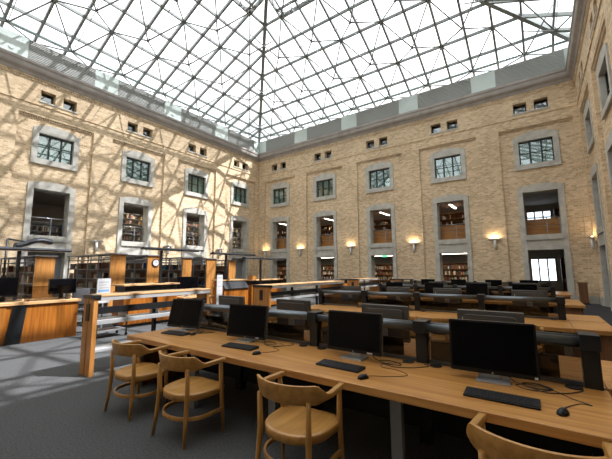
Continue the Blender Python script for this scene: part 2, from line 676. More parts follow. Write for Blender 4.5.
# rafters of the left and right slopes, at regular y; of the back and front slopes, at regular x
ys = []
k = 0
y1r = YB - HALF
while y1r + S * (k + 0) < YB + OUT:
    ys.append(y1r + S * k)
    k += 1
yy = y1r - S
while yy > YF - OUT:
    ys.append(yy)
    yy -= S
for y in ys:
    m = min(HALF, YB - y, y - YF)
    for sx, xe in ((1, xa), (-1, xb)):
        xt = (XL + m) if sx == 1 else (XR - m)
        MB().bar((xe, y, ze), (xt, y, zroof(m)), LB, LH).build('rafter', M_steel, roof)
xs = [CX + S * k for k in range(-KX, KX + 1)]
for x in xs:
    m = min(HALF, x - XL, XR - x)
    MB().bar((x, yb_, ze), (x, YB - m, zroof(m)), LB, LH).build('rafter', M_steel, roof)
    MB().bar((x, ya, ze), (x, YF + m, zroof(m)), LB, LH).build('rafter', M_steel, roof)
# space frame below: nodes under every second crossing, four struts up, thin cables between
DROP = .85
nodes = {}


def strut_set(side, i, j, P, corners):
    b = MB()
    for c in corners:
        b.tube([P, c], .038, 6)
    b.build('strut', M_steel, roof)
    nodes[side, i, j] = P


nrm = Vector((T, 0, -1)).normalized()
for side in ('left', 'right', 'back', 'front'):
    for j in range(0, len(offs) - 1):
        if (len(offs) - 1 - j) % 2 == 0:
            continue
        off = offs[j]
        if side in ('back', 'front'):
            lst = [(i, x) for i, x in zip(range(-KX, KX + 1), xs) if i % 2 == 1]
        else:
            lst = [(i, y1r + S * i) for i in range(-20, KX + 1) if i % 2 == 1]
        for i, v in lst:
            if side in ('back', 'front'):
                lim = min(v - XL, XR - v)
                if lim < off - .2:
                    continue
                yw = (lambda o: YB - o) if side == 'back' else (lambda o: YF + o)
                P = (v, yw(off), zroof(off) - DROP)
                cs = [(v + a * S, yw(off + b2 * S), zroof(off + b2 * S)) for a in (-1, 1) for b2 in (-1, 1)]
                if lim < off + .9:
                    continue
            else:
                lim = min(YB - v, v - YF)
                if lim < off + .9:
                    continue
                xw = (lambda o: XL + o) if side == 'left' else (lambda o: XR - o)
                P = (xw(off), v, zroof(off) - DROP)
                cs = [(xw(off + b2 * S), v + a * S, zroof(off + b2 * S)) for a in (-1, 1) for b2 in (-1, 1)]
            strut_set(side, i, j, P, cs)
cab = MB()
for (s, i, j), P in nodes.items():
    for q in ((s, i + 2, j), (s, i, j + 2)):
        if q in nodes:
            cab.tube([P, nodes[q]], .018, 5)
cab.build('tie_cables', M_steel, roof)
# lattice ring girder two rows below the crown of each slope
goff = offs[len(offs) - 3] + .1


def girder(p, q, across, name='lattice_girder'):
    b = MB()
    p, q, ac = Vector(p), Vector(q), Vector(across)
    b.bar(p, q, .09, .12)
    b.bar(p + ac, q + ac, .09, .12)
    n = max(2, int((q - p).length / .6))
    for k in range(n):
        a = p + (q - p) * (k / n)
        c = p + (q - p) * ((k + 1) / n)
        if k % 2:
            b.tube([a, c + ac], .02, 5)
        else:
            b.tube([a + ac, c], .02, 5)
    b.build(name, M_steel, roof)


gj = 3
for off0 in (offs[6],):
    zz = zroof(off0) - .12
    o1 = off0 + 1.28
    girder((XL + off0, YF + o1, zz), (XL + off0, YB - o1, zz), (.42, 0, .42 * T))
    girder((XR - off0, YF + o1, zz), (XR - off0, YB - o1, zz), (-.42, 0, .42 * T))
    girder((XL + o1, YB - off0, zz), (XR - o1, YB - off0, zz), (0, -.42, .42 * T))
    girder((XL + off0, YB - o1, zz), (XL + o1, YB - o1, zroof(o1) - .12), (0, -.3, 0))
    girder((XL + o1, YB - off0, zz), (XL + o1, YB - o1, zroof(o1) - .12), (.3, 0, 0))
# eave tube running round just above the parapet
b = MB()
ez = 13.52
for p, q in (((XL - .1, YF, ez), (XL - .1, YB + .1, ez)), ((XL - .1, YB + .1, ez), (XR + .1, YB + .1, ez)), ((XR + .1, YB + .1, ez), (XR + .1, YF, ez)), ((XR + .1, YF, ez), (XL - .1, YF, ez))):
    b.tube([p, q], .085, 8)
b.build('eave_tube', mat('eave_green_grey', (.30, .38, .37), .4, .3), roof)
# gutter upstand closing the eave to the wall top
b = MB()
for a, c in (((xa - .1, ya, 11.9), (xa, yb_, ze)), ((xb, ya, 11.9), (xb + .1, yb_, ze)), ((xa, yb_, 11.9), (xb, yb_ + .1, ze)), ((xa, ya - .1, 11.9), (xb, ya, ze))):
    b.box(a, c)
b.build('gutter_upstand', M_louvre, roof)

# ------------------------------------------------------------------ wall lights
SCN = []


def wall_sconce(loc, rz, label, lit=True):
    """faces -y at rz=0; the wall is at y=0"""
    t = thing('wall_sconce', label, 'wall light', loc, rz, 'uplighter sconces on the brick pilasters')
    MB().box((-.09, -.03, -.42), (.09, 0, -.02)).build('wall_plate', M_sconce, t, .004)
    MB().tube([(0, -.10, -.56), (0, -.10, -.04)], .062, 14).build('tube_body', M_white, t)
    b = MB()
    b.box((-.32, -.17, -.06), (.32, -.03, -.02))
    b.box((-.32, -.18, -.06), (.32, -.165, .02))
    b.build('light_tray', M_sconce, t, .003)
    MB().tube([(-.24, -.10, .015), (.24, -.10, .015)], .03, 10).build('lamp_tube', M_bulb if lit else M_white, t)
    if not lit:
        return t
    l = bpy.data.lights.new('sconce_light', 'AREA')
    l.shape = 'RECTANGLE'
    l.size = .5
    l.size_y = .1
    l.energy = 4.2
    l.color = (1.0, .72, .42)
    lo = bpy.data.objects.new('sconce_light', l)
    COL.objects.link(lo)
    lo.parent = t
    lo.location = (0, -.12, .06)
    lo.rotation_euler = (R(180 - 18), 0, 0)
    return t


for k in range(4):
    wall_sconce(((BX[k] + BX[k + 1]) / 2, YB - .06, 3.30), 0,
                ['lit uplighter on the far brick wall, farthest left, nearest the sunlit corner', 'lit uplighter on the far brick wall, second from the sunlit corner',
                 'lit uplighter on the far brick wall, third from the sunlit corner', 'lit uplighter on the far brick wall, nearest the wide gridded windows'][k])
wall_sconce((XL + .95, YB - .06, 3.30), 0, 'lit uplighter tucked in the corner between the sunlit wall and the far wall')
for k, nm in enumerate(('unlit looking sconce on the sunlit wall, nearest the far corner', 'sconce on the sunlit wall, behind the wall clock panel', 'sconce on the sunlit wall, above the circulation desk monitors')):
    wall_sconce((XL + .06, (LY[k] + LY[k + 1]) / 2, 3.30), R(90), nm, False)
wall_sconce((XR - .06, 20.0, 3.1), R(-90), 'lit uplighter on the right hand wall at the edge of the photo')

# ------------------------------------------------------------------ books: gathered first, then the nearest 300 become objects
BOOKS = []
CAMP = Vector((0, 0, 1.65))


def book_row(p0, along, out, length, label, group, fill=.8, hmax=.30):
    """p0 start on the shelf, along / out unit vectors (out = towards the reader)"""
    p0, along, out = Vector(p0), Vector(along), Vector(out)
    s = .03
    while s < length - .08:
        w = random.uniform(.035, .085)
        if random.random() > fill:
            s += random.uniform(.1, .45)
            continue
        h = random.uniform(.62, 1.0) * hmax
        d = random.uniform(.14, .18)
        BOOKS.append((p0 + along * (s + w / 2), along, out, (w, d, h), random.choices(range(8), (5, 5, 2, 2, 2, 4, 3, 3))[0], label, group))
        s += w + .003


def stack_bookcase(name, label, loc, rz, W, H, n, blabel, fill=.85, m=None, depth=.30, group='bookcases in the stack rooms', hmax=.28):
    """front faces local -y; books on every shelf"""
    m = m or M_brown
    t = thing(name, label, 'bookcase', loc, rz, group)
    for s in (-1, 1):
        MB().box((s * W / 2 - .02, -depth / 2, 0), (s * W / 2 + .02, depth / 2, H)).build('side_panel', m, t)
    MB().box((-W / 2, depth / 2 - .015, 0), (W / 2, depth / 2, H)).build('back_panel', m, t)
    Mx = Matrix.Translation(loc) @ Matrix.Rotation(rz, 4, 'Z')
    al = (Mx.to_3x3() @ Vector((1, 0, 0)))
    ou = (Mx.to_3x3() @ Vector((0, -1, 0)))
    for k in range(n + 1):
        z = .06 + (H - .08) * k / n
        MB().box((-W / 2 + .02, -depth / 2, z - .012), (W / 2 - .02, depth / 2 - .015, z + .012)).build('shelf', m, t)
        if k < n:
            book_row(Mx @ Vector((-W / 2 + .03, -depth / 2 + .03, z + .0122)), al, ou, W - .06, blabel, blabel, fill, hmax)
    return t


FAR = ('farthest left bay', 'second bay from the left', 'middle bay', 'fourth bay from the left')
for k in range(4):
    stack_bookcase('bookcase', 'dark bookcase in the ground opening of the far wall, ' + FAR[k], (BX[k] * 24.4 / YB, 24.4, 0), 0, 2.8, 2.1, 5,
                   'book in the ground floor bookcase behind the far wall, ' + FAR[k], .8)
    stack_bookcase('bookcase', 'dark bookcase in the upper opening of the far wall, ' + FAR[k], (BX[k] * 23.9 / YB, 23.9, 3.30), 0, 2.8, 2.2, 5,
                   'book in the upper floor bookcase behind the far wall, ' + FAR[k], .8)
stack_bookcase('bookcase', 'dark bookcase beside the gridded window in the ground opening on the right', (1.75, 26.0, 0), 0, 1.2, 2.3, 6,
               'book on the shelves beside the gridded ground floor window', .75)
stack_bookcase('bookcase', 'dark bookcase right of the gridded window in the upper opening on the right', (1.78, 26.2, 3.3), 0, 1.4, 2.2, 5,
               'book on the shelves beside the gridded upper window', .7)
NEARL = ('nearest the far corner', 'second from the far corner', 'third from the far corner')
for k in range(3):
    stack_bookcase('metal_bookcase', 'grey steel bookcase in the upper opening of the sunlit wall, ' + NEARL[k], (XL - 2.2, LY[k] * 1.11, 3.30), R(90), 2.6, 2.15, 6,
                   'book in the upper opening of the sunlit wall, ' + NEARL[k], .8, M_greymetal)
stack_bookcase('low_bookcase', 'low shelf of pale books behind the rail of the nearest sunlit wall opening', (XL - 1.4, LY[3] - .1, 3.30), R(90), 2.2, .85, 2,
               'pale book behind the rail of the nearest opening in the sunlit wall', .95, M_greymetal, hmax=.3)

# rails and carrels in the upper openings, ceiling tubes behind them
OPN = {'back': ['the far wall, ' + s for s in FAR] + ['the far wall, rightmost bay'],
       'left': ['the sunlit wall, ' + s for s in NEARL] + ['the sunlit wall, fourth from the far corner']}
for side, names in OPN.items():
    f = MAPS[side]
    cs = SIDES[side][0]
    for k, nm in enumerate(names):
        c = cs[k]
        rz = 0 if side == 'back' else R(90)
        rl = thing('guard_rail', 'steel guard rail across the upper opening of ' + nm, 'railing', f(c, 3.42, .45), rz, 'rails in the upper openings')
        MB().tube([(-.76, 0, .92), (.76, 0, .92)], .028, 8).build('handrail', M_silver if side == 'left' else M_greymetal, rl)
        for z in (.5, .7):
            MB().tube([(-.76, 0, z), (.76, 0, z)], .012, 6).build('rail_wire', M_greymetal, rl)
        for x in (-.72, .18, .72):
            MB().box((x - .02, -.02, 0), (x + .02, .02, .92)).build('post', M_greymetal, rl)
        if side == 'back':
            cr = thing('study_carrel', 'brown wooden carrel in the upper opening of ' + nm, 'desk', f(c, 3.30, 1.1), 0, 'carrels behind the rails')
            MB().box((-1.0, -.3, 0), (1.0, -.26, 1.02)).build('front_panel', M_orx, cr)
            MB().box((-1.0, -.26, .70), (1.0, .35, .74)).build('desk_top', M_orx, cr)
            for s in (-1, 1):
                MB().box((s * .98 - .02, -.26, 0), (s * .98 + .02, .35, .95)).build('side_panel', M_orx, cr)
        # tube lights on the ceilings of both floors
        for fl, z in (('upper', 6.02), ('ground', 2.88)):
            if side == 'left' and fl == 'ground':
                continue
            if side == 'left' and k == 3:
                continue
            if side == 'back' and k == 4:
                continue
            up = side == 'back' and fl == 'upper'
            if fl == 'ground':
                z = 2.72
            t = thing('ceiling_light', 'tube light on the %s ceiling behind %s' % (fl, nm), 'ceiling light',
                      f(c * (1.115 if side == 'back' else 1.08), z, (3.3 if up else 2.2) if side == 'back' else 1.5), rz + (R(90) if up else 0), 'tube lights in the stack rooms')
            MB().box((-.9, -.09, -.06), (.9, .09, 0)).build('housing', M_white, t)
            if fl == 'ground':
                for hx in (-.7, .7):
                    MB().tube([(hx, 0, 0), (hx, 0, .16)], .01, 6).build('hanger', M_greymetal, t)
            MB().box((-.88, -.07, -.075), (.88, .07, -.0605)).build('diffuser', M_tube, t)
            l = bpy.data.lights.new('tube_light', 'AREA')
            l.shape = 'RECTANGLE'
            l.size, l.size_y = 1.7, .12
            l.energy = 26 if not (side == 'back' and k == 4) else 5
            l.color = (1, .86, .66)
            lo = bpy.data.objects.new('tube_light', l)
            COL.objects.link(lo)
            lo.parent = t
            lo.location = (0, 0, -.09)
# green sign over the ground opening of the middle bay
t = thing('exit_sign', 'small green lit sign under the ceiling in the middle ground opening', 'sign', (-9.0, 22.6, 2.62))
MB().box((-.19, -.03, -.08), (.19, .03, .10)).build('sign_box', M_white, t)
MB().box((-.17, -.036, -.06), (.17, -.0302, .08)).build('sign_face', M_exit, t)
MB().tube([(0, 0, .10), (0, 0, .26)], .012).build('hanger', M_greymetal, t)

# ------------------------------------------------------------------ computer benches
BENCH_X0, BENCH_X1 = -4.92, .335
SEATW = (BENCH_X1 - BENCH_X0) / 4
TZ = .74


def bench(yd, label, front=.96, back=1.05, ext_front=False, ext_back=True):
    t = thing('computer_bench', label, 'table', (0, yd, 0), 0, 'double sided computer benches')
    xe = BENCH_X1 + .02
    if front:
        MB().box((BENCH_X0, -front, TZ - .065), (xe, -.03, TZ)).build('tabletop', M_topx, t, .006)
        if ext_front:
            MB().box((xe + .005, -front, TZ - .065), (xe + .52, -.03, TZ)).build('end_leaf', M_topx, t, .006)
    if back:
        MB().box((BENCH_X0, .03, TZ - .065), (xe, back, TZ)).build('tabletop', M_topx, t, .006)
        if ext_back:
            MB().box((xe + .005, .03, TZ - .065), (xe + .52, back, TZ)).build('end_leaf', M_topx, t, .006)
    for k in range(5):
        x = BENCH_X0 + .06 + (BENCH_X1 - BENCH_X0 - .12) * k / 4
        b = MB()
        b.box((x - .055, -.055, 0), (x + .055, .055, 1.06))
        b.box((x - .062, -.10, 1.03), (x + .062, .10, 1.145))
        b.build('post', M_darksteel, t, .004)
        for s, dep in ((-1, front), (1, back)):
            if dep:
                b = MB()
                b.box((x - .045, s * (dep - .18) - .03, 0), (x + .045, s * (dep - .18) + .03, TZ - .066))
                b.box((x - .03, min(s * (dep - .18), s * .05), TZ - .13), (x + .03, max(s * (dep - .18), s * .05), TZ - .066))
                b.build('leg', M_greymetal, t)
        if k < 4:
            x2 = BENCH_X0 + .06 + (BENCH_X1 - BENCH_X0 - .12) * (k + 1) / 4
            for s in (-1, 1):
                b = MB()
                y = s * .06
                sec = [(y - .026, 1.045), (y + .026, 1.045), (y + .032, 1.08), (y + .022, 1.112), (y, 1.122), (y - .022, 1.112), (y - .032, 1.08)]
                b.sweep([[(xx, q[0], q[1]) for q in sec] for xx in (x + .062, x2 - .062)])
                b.build('top_rail', M_rail, t)
            MB().box((x + .055, -.008, .77), (x2 - .055, .008, 1.05)).build('glass_panel', M_smoke, t)
            MB().box((x + .07, .012, .775), (x2 - .20, .03, .945)).build('mesh_screen', M_mesh, t)
            MB().box((x + .055, -.02, .742), (x2 - .055, .02, .772)).build('sill_rail', M_rail, t)
            if front:
                MB().disc((x + .66 + .5, -.09, TZ), .055, .008, 20).build('cable_grommet', M_black, t)
                MB().disc((x + .14, -.09, TZ), .055, .008, 20).build('cable_grommet', M_black, t)
    MB().box((BENCH_X0 + .1, -.02, .12), (BENCH_X1 - .1, .02, TZ - .08)).build('modesty_panel', M_darksteel, t)
    if front:
        MB().box((BENCH_X0 + .01, -front + .10, 0), (BENCH_X0 + .05, -.06, TZ - .066)).build('end_panel', M_brown, t)
    if back and ext_back:
        MB().box((xe + .45, .12, 0), (xe + .49, back - .1, TZ - .066)).build('end_panel', M_brown, t)
    if ext_front:
        MB().box((xe - .02, -front + .07, 0), (xe + .47, -front + .11, TZ - .066)).build('end_panel', M_brown, t)
    return t


YD = (3.45, 7.60, 11.75, 15.9)
bench(YD[0], 'long oak computer bench nearest the camera, with four black monitors along its front')
bench(YD[1], 'second oak computer bench from the camera, its near side top left bare', ext_front=True, front=1.02, back=.98)
bench(YD[2], 'third oak computer bench from the camera', ext_front=True, front=1.0, back=1.0)
bench(YD[3], 'farthest oak computer bench, closest to the far brick wall', ext_front=True, front=1.0, back=1.0)


# ------------------------------------------------------------------ monitors
def rrect(w, h, r, n=4, z0=0.0):
    pts = []
    for cx, cz, a0 in ((w / 2 - r, h / 2 - r, 0), (-w / 2 + r, h / 2 - r, 90), (-w / 2 + r, -h / 2 + r, 180), (w / 2 - r, -h / 2 + r, 270)):
        for k in range(n + 1):
            a = R(a0 + 90 * k / n)
            pts.append((cx + r * math.cos(a), z0 + cz + r * math.sin(a)))
    return pts


def make_monitor(name, W, H, lift, tilt, label, loc, rz, group, sticker=None, ring=False, logo=True, backm=None, standm=None):
    """screen faces local -y; loc on the table top"""
    t = thing(name, label, 'monitor', loc, rz, group)
    Mt = Matrix.Translation((0, 0, lift + H / 2)) @ Matrix.Rotation(R(-tilt), 4, 'X')
    V = Mt @ Matrix.Rotation(R(90), 4, 'X')       # prism outline (x,z), extruded along -y -> local
    b = MB()
    b.prism(rrect(W, H, .014), -.02, .018, V)
    b.prism(rrect(W * .8, H * .8, .04), -.045, -.02, V)
    b.build('housing', backm or M_backgrey, t, .003)
    b = MB()
    b.prism(rrect(W, H, .014), .0182, .024, V)
    b.build('bezel', M_black, t, .001)
    MB().prism(rrect(W - .034, H - .05, .003, z0=.008), .0242, .0252, V).build('screen', M_screen, t)
    if logo:
        MB().disc(V @ Vector((0, -H / 2 + .012, .0243)), .007, -.001, 14, 'y').build('logo', M_silver, t)
    if sticker:
        b = MB()
        x, z, w, h = sticker
        b.box((x - w / 2, z - h / 2, .0254), (x + w / 2, z + h / 2, .0258), V)
        b.build('label_sticker', M_sticker, t)
    # stand
    b = MB()
    b.box((-.05, .03, .012), (.05, .055, lift + H * .5), None)
    b.build('stand_neck', standm or M_silver, t, .004)
    b = MB()
    b.prism([(x, y) for x, y in ((-.125, -.10), (.125, -.10), (.115, .10), (-.115, .10))], 0.0005, .014)
    b.build('stand_base', standm or M_silver, t, .003)
    if ring:
        b = MB()
        N = 18
        c = V @ Vector((0, 0, -.047))
        b.tube([c + Vector((.027 * math.cos(k * 2 * math.pi / N), .004, .027 * math.sin(k * 2 * math.pi / N))) for k in range(N + 1)], .006, 6)
        b.build('back_emblem', M_silver, t)
        b = MB()
        b.box((-W * .33, H * .37, -.0208), (W * .2, H * .39, -.0202), V)
        b.build('vent_slot', M_black, t)
        b = MB()
        b.box((W * .36, H * .20, -.0209), (W * .42, H * .32, -.0202), V)
        b.build('asset_label', M_red if random.random() < .4 else M_sticker, t)
    return t


G1 = 'black monitors on the front of the nearest bench'
FM = [(-4.55, 3.20, .20, .62, .43, .04, 14, 'black monitor on the nearest bench, first from its left end, turned slightly'),
      (-3.19, 3.18, .08, .645, .42, .04, 7, 'black monitor on the nearest bench, second from its left end'),
      (-1.64, 3.20, -.02, .63, .41, .06, 5, 'black monitor with a white strip label, third along the nearest bench'),
      (-.375, 3.20, .04, .635, .42, .055, 4, 'large black monitor at the right end of the nearest bench')]
STK = [None, (.20, -.192, .05, .012), (.19, -.19, .06, .014), (.295, -.195, .022, .016)]
for (x, y, rz, W, H, lift, tilt, lb), st in zip(FM, STK):
    make_monitor('monitor', W, H, lift, tilt, lb, (x, y, TZ), rz, G1, st)
proto = None
PL = ('at its left end', 'second from its left end', 'third from its left end', 'at its right end')
BK = [(YD[0] + .5, 'nearest bench', (-4.35, -3.02, -1.60, -.46)), (YD[1] + .5, 'second bench', (-4.22, -2.90, -1.76, -.20)), (YD[2] + .5, 'third bench', (-4.25, -2.95, -1.62, -.30))]
for yb, bn, xsn in BK:
    for k, x in enumerate(xsn):
        lb = 'grey monitor back on the far side of the %s, %s' % (bn, PL[k])
        gp = 'monitors facing away on the far side of the ' + bn
        if proto is None:
            proto = make_monitor('monitor', .61, .42, .06, 4, lb, (x, yb, TZ), R(180), gp, None, True, False)
        else:
            dup(proto, (x, yb, TZ), R(180 + random.uniform(-4, 4)), lb, gp)
proto2 = None
for yb, bn, xsn in ((YD[2] - .42, 'third bench', (-4.2, -2.86, -1.60, -.38)), (YD[3] - .42, 'farthest bench', (-4.16, -2.88, -1.56, -.36))):
    for k, x in enumerate(xsn):
        lb = 'black monitor on the near side of the %s, %s' % (bn, PL[k])
        gp = 'monitors facing the camera on the ' + bn
        if proto2 is None:
            proto2 = make_monitor('monitor', .60, .42, .06, 5, lb, (x, yb, TZ), 0, gp)
        else:
            dup(proto2, (x, yb, TZ), R(random.uniform(-3, 3)), lb, gp)


# ------------------------------------------------------------------ keyboards, mice, cables
def make_keyboard(label, loc, rz):
    t = thing('keyboard', label, 'keyboard', loc, rz, 'keyboards on the nearest bench')
    W, D = .46, .155
    b = MB()
    b.sweep([[(x, -D / 2, .001), (x, D / 2, .001), (x, D / 2, .026), (x, D / 2 - .02, .026), (x, -D / 2, .014)] for x in (-W / 2, W / 2)], False)
    b.build('base', M_black, t, .003)
    b = MB()
    tilt = Matrix.Rotation(math.atan2(.012, D - .02), 4, 'X')
    for r in range(6):
        y = -D / 2 + .018 + r * .0215
        x = -W / 2 + .014
        k = 0
        while x < W / 2 - .012:
            w = .017
            if r == 0 and 3 <= k < 4:
                w = .11
            if .285 < x + W / 2 < .292 or .355 < x + W / 2 < .36:
                x += .008
            z = .0145 + (y + D / 2) * .085
            b.box((x, y - .008, z), (min(x + w, W / 2 - .008), y + .0085, z + .006))
            x += w + .0025
            k += 1
    b.build('keys', M_key, t)
    return t


def make_mouse(label, loc, rz, path):
    t = thing('mouse', label, 'computer mouse', loc, rz, 'mice on the nearest bench')
    b = MB()
    secs = []
    for k in range(9):
        u = -1 + 2 * k / 8
        y = u * .055
        w = .031 * math.sqrt(max(.02, 1 - abs(u) ** 2.6)) * (1 - .08 * u)
        h = .036 * math.sqrt(max(.03, 1 - abs(u) ** 2.2)) * (1 - .12 * u)
        secs.append([(w * math.cos(a), y, .001 + h * max(0, math.sin(a))) for a in [math.pi * j / 8 for j in range(9)]])
    b.sweep(secs)
    b.build('shell', M_black, t)
    MB().disc((-.004, .028, .030), .008, .008, 12, 'x').build('scroll_wheel', M_greymetal, t)
    Mi = (Matrix.Translation(loc) @ Matrix.Rotation(rz, 4, 'Z')).inverted()
    pts = [Vector((0, .055, .012))] + [Mi @ Vector((x, y, TZ + .004)) for x, y in path]
    MB().tube(smooth_path(pts, 6), .0028, 5).build('cable', M_rubber, t)
    return t


def smooth_path(pts, n=6):
    pts = [Vector(p) for p in pts]
    out = []
    P = [pts[0]] + pts + [pts[-1]]
    for i in range(1, len(P) - 2):
        a, b_, c, d = P[i - 1], P[i], P[i + 1], P[i + 2]
        for k in range(n):
            u = k / n
            out.append(.5 * ((2 * b_) + (c - a) * u + (2 * a - 5 * b_ + 4 * c - d) * u * u + (3 * b_ - a - 3 * c + d) * u ** 3))
    out.append(pts[-1])
    return out


KB = [(-4.40, 2.93, .10, 'keyboard at the left end of the nearest bench, before the turned monitor'), (-2.99, 2.86, .08, 'keyboard second from the left on the nearest bench'),
      (-1.61, 2.83, -.04, 'keyboard third from the left on the nearest bench, before the monitor with the white label'), (-.29, 2.78, 0, 'keyboard at the right end of the nearest bench')]
for x, y, rz, lb in KB:
    make_keyboard(lb, (x, y, TZ), rz)
MS = [(-4.13, 3.03, .3, 'mouse at the left end of the nearest bench', [(-4.2, 3.2), (-4.1, 3.3), (-4.15, 3.38)]),
      (-2.60, 2.74, -.4, 'mouse second from the left on the nearest bench', [(-2.55, 2.86), (-2.50, 3.0), (-2.66, 3.08), (-2.6, 3.2), (-2.72, 3.28)]),
      (-1.285, 2.65, -.5, 'mouse third from the left on the nearest bench', [(-1.22, 2.76), (-1.10, 2.82), (-1.0, 2.93), (-1.12, 3.02), (-1.28, 3.04), (-1.3, 3.16), (-1.15, 3.30)]),
      (.055, 2.73, -.3, 'mouse at the right end of the nearest bench', [(.08, 2.86), (.16, 2.98), (.22, 2.98), (.12, 3.06), (.0, 3.2), (-.14, 3.24), (-.22, 3.16), (-.1, 3.1), (.02, 3.2), (-.08, 3.3)])]
for x, y, rz, lb, path in MS:
    make_mouse(lb, (x, y, TZ), rz, path)


def cable(label, pts):
    o = MB().tube(smooth_path(pts), .004, 6).build('cable', M_rubber)
    return tag(o, label, 'cable', 'monitor cables on the nearest bench')


for nm, x0, w in (('first monitor from the left', -4.3, .28), ('second monitor from the left', -2.95, .42), ('monitor with the white label', -1.42, .5), ('rightmost monitor', -.22, .42)):
    z = TZ + .0055
    cable('black cable coiled on the bench top behind the ' + nm, [(x0 - .1, 3.25, z + .1), (x0 - .02, 3.27, z), (x0 + w * .3, 3.16, z), (x0 + w * .55, 3.2, z), (x0 + w * .3, 3.28, z),
          (x0 + w * .1, 3.2, z + .008), (x0 + w * .45, 3.1, z), (x0 + w * .8, 3.18, z), (x0 + w, 3.30, z), (x0 + w * .9, 3.345, z)])


# ------------------------------------------------------------------ wooden armchairs
def bow(u):
    """plan of the arm and back rail, u in -1..1: returns x, y"""
    a = u * R(118)
    x = .315 * math.sin(a)
    y = -.02 - .235 * math.cos(a)
    if abs(u) > .72:
        e = (abs(u) - .72) / .28
        x = math.copysign(.315 * math.sin(R(85)) + (-.018) * e, u)
        y = -.02 - .235 * math.cos(R(85)) + .235 * e
    return x, y


def make_chair(label, loc, rz, group):
    t = thing('armchair', label, 'chair', loc, rz, group)
    # seat: rounded shield, hollowed
    b = MB()
    N = 32
    rim = []
    for k in range(N):
        a = 2 * math.pi * k / N
        c, s = math.cos(a), math.sin(a)
        e = 5.0 if s > 0 else 2.4
        rr = (abs(c) ** e + abs(s) ** e) ** (-1 / e)
        rim.append((.280 * rr * c * (1.0 + .07 * s), .258 * rr * s + .015))
    def ring(f, z):
        return [b.bm.verts.new((x * f, y * f + .01 * (1 - f), z)) for x, y in rim]
    rings = [ring(.95, .385), ring(.99, .39), ring(1.0, .442), ring(.97, .452), ring(.85, .448), ring(.55, .438), ring(.2, .435)]
    b.bm.faces.new(rings[0][::-1])
    for p, q in zip(rings, rings[1:]):
        for k in range(N):
            fc = b.bm.faces.new([p[k], p[(k + 1) % N], q[(k + 1) % N], q[k]])
            fc.smooth = True
    b.bm.faces.new(rings[-1]).smooth = True
    b.build('seat', M_chairy, t)
    # back and arm rail in one bend: crest at the back, arms at the front
    secs = []
    n = 36
    for k in range(n + 1):
        u = -1 + 2 * k / n
        x, y = bow(u)
        x2, y2 = bow(min(1, u + .01)); x1, y1 = bow(max(-1, u - .01))
        tx, ty = x2 - x1, y2 - y1
        L = math.hypot(tx, ty)
        nx, ny = ty / L, -tx / L          # outwards
        cf = min(1, max(0, (.66 - abs(u)) / .22))
        cf = cf * cf * (3 - 2 * cf)       # 1 in the crest, 0 along the arms
        z0 = .705 - .03 * cf
        hgt = .036 + .105 * cf
        th = .050 - .022 * cf
        lean = .03 * cf
        p = Vector((x, y, 0))
        nv = Vector((nx, ny, 0))
        q = [p + nv * (-th / 2) + Vector((0, 0, z0)), p + nv * (th / 2) + Vector((0, 0, z0)),
             p + nv * (th / 2 + lean * .5) + Vector((0, 0, z0 + hgt * .5)), p + nv * (th * .4 + lean) + Vector((0, 0, z0 + hgt)),
             p + nv * (-th * .4 + lean) + Vector((0, 0, z0 + hgt)), p + nv * (-th / 2 + lean * .5) + Vector((0, 0, z0 + hgt * .5))]
        secs.append(q)
    MB().sweep(secs).build('back_and_arm_rail', M_chairy, t, .003)
    # legs
    for s in (-1, 1):
        MB().tube([(s * .25, -.24, 0), (s * .232, -.218, .22), (s * .222, -.205, .44), (s * .228, -.212, .70)], [.015, .021, .023, .019], 10).build('leg', M_chair, t)
        MB().tube([(s * .295, .20, 0), (s * .287, .185, .25), (s * .280, .175, .45), (s * .297, .145, .715)], [.015, .021, .024, .019], 10).build('leg', M_chair, t)
    # bent stretcher round the back and the short front one
    pts = []
    for k in range(19):
        a = R(-100 + 200 * k / 18)
        pts.append((.285 * math.sin(a), -.02 - .215 * math.cos(a) + (.05 * (abs(a) / R(100)) ** 3), .225))
    pts = [(-.288, .185, .225)] + pts + [(.288, .185, .225)]
    b = MB()
    secs = []
    P = [Vector(p) for p in pts]
    for i, p in enumerate(P):
        tt = (P[min(i + 1, len(P) - 1)] - P[max(i - 1, 0)]).normalized()
        nv = Vector((tt.y, -tt.x, 0))
        secs.append([p + nv * -.010 + Vector((0, 0, -.018)), p + nv * .010 + Vector((0, 0, -.018)), p + nv * .010 + Vector((0, 0, .018)), p + nv * -.010 + Vector((0, 0, .018))])
    b.sweep(secs)
    b.build('stretcher', M_chairy, t, .002)
    return t


CH = 'armchairs along the front of the nearest bench'
c0 = make_chair('wooden armchair nearest the left end of the closest bench', (-4.11, 2.255, 0), R(4), CH)
dup(c0, (-3.09, 2.255, 0), R(2), 'wooden armchair second from the left at the closest bench', CH)
dup(c0, (-1.67, 2.25, 0), R(3), 'wooden armchair third from the left, centred in the foreground', CH)
dup(c0, (-.08, 2.25, 0), R(-3), 'wooden armchair cut off by the bottom edge at the right', CH)
CHB = 'armchairs on the far side of the nearest bench'
for k, x in enumerate((-4.3, -3.0, -1.62, -.42)):
    dup(c0, (x, YD[0] + 1.31, 0), R(180 + random.uniform(-8, 8)), 'wooden armchair behind the glass of the closest bench, ' + PL[k].replace('its', 'the'), CHB)
CHC = 'armchairs along the near side of the second bench'
for k, x in enumerate((-4.25, -2.95, -1.62, -.35)):
    dup(c0, (x, YD[1] - 1.28, 0), R(random.uniform(-8, 8)), 'wooden armchair pushed in at the second bench, ' + PL[k].replace('its', 'the'), CHC)


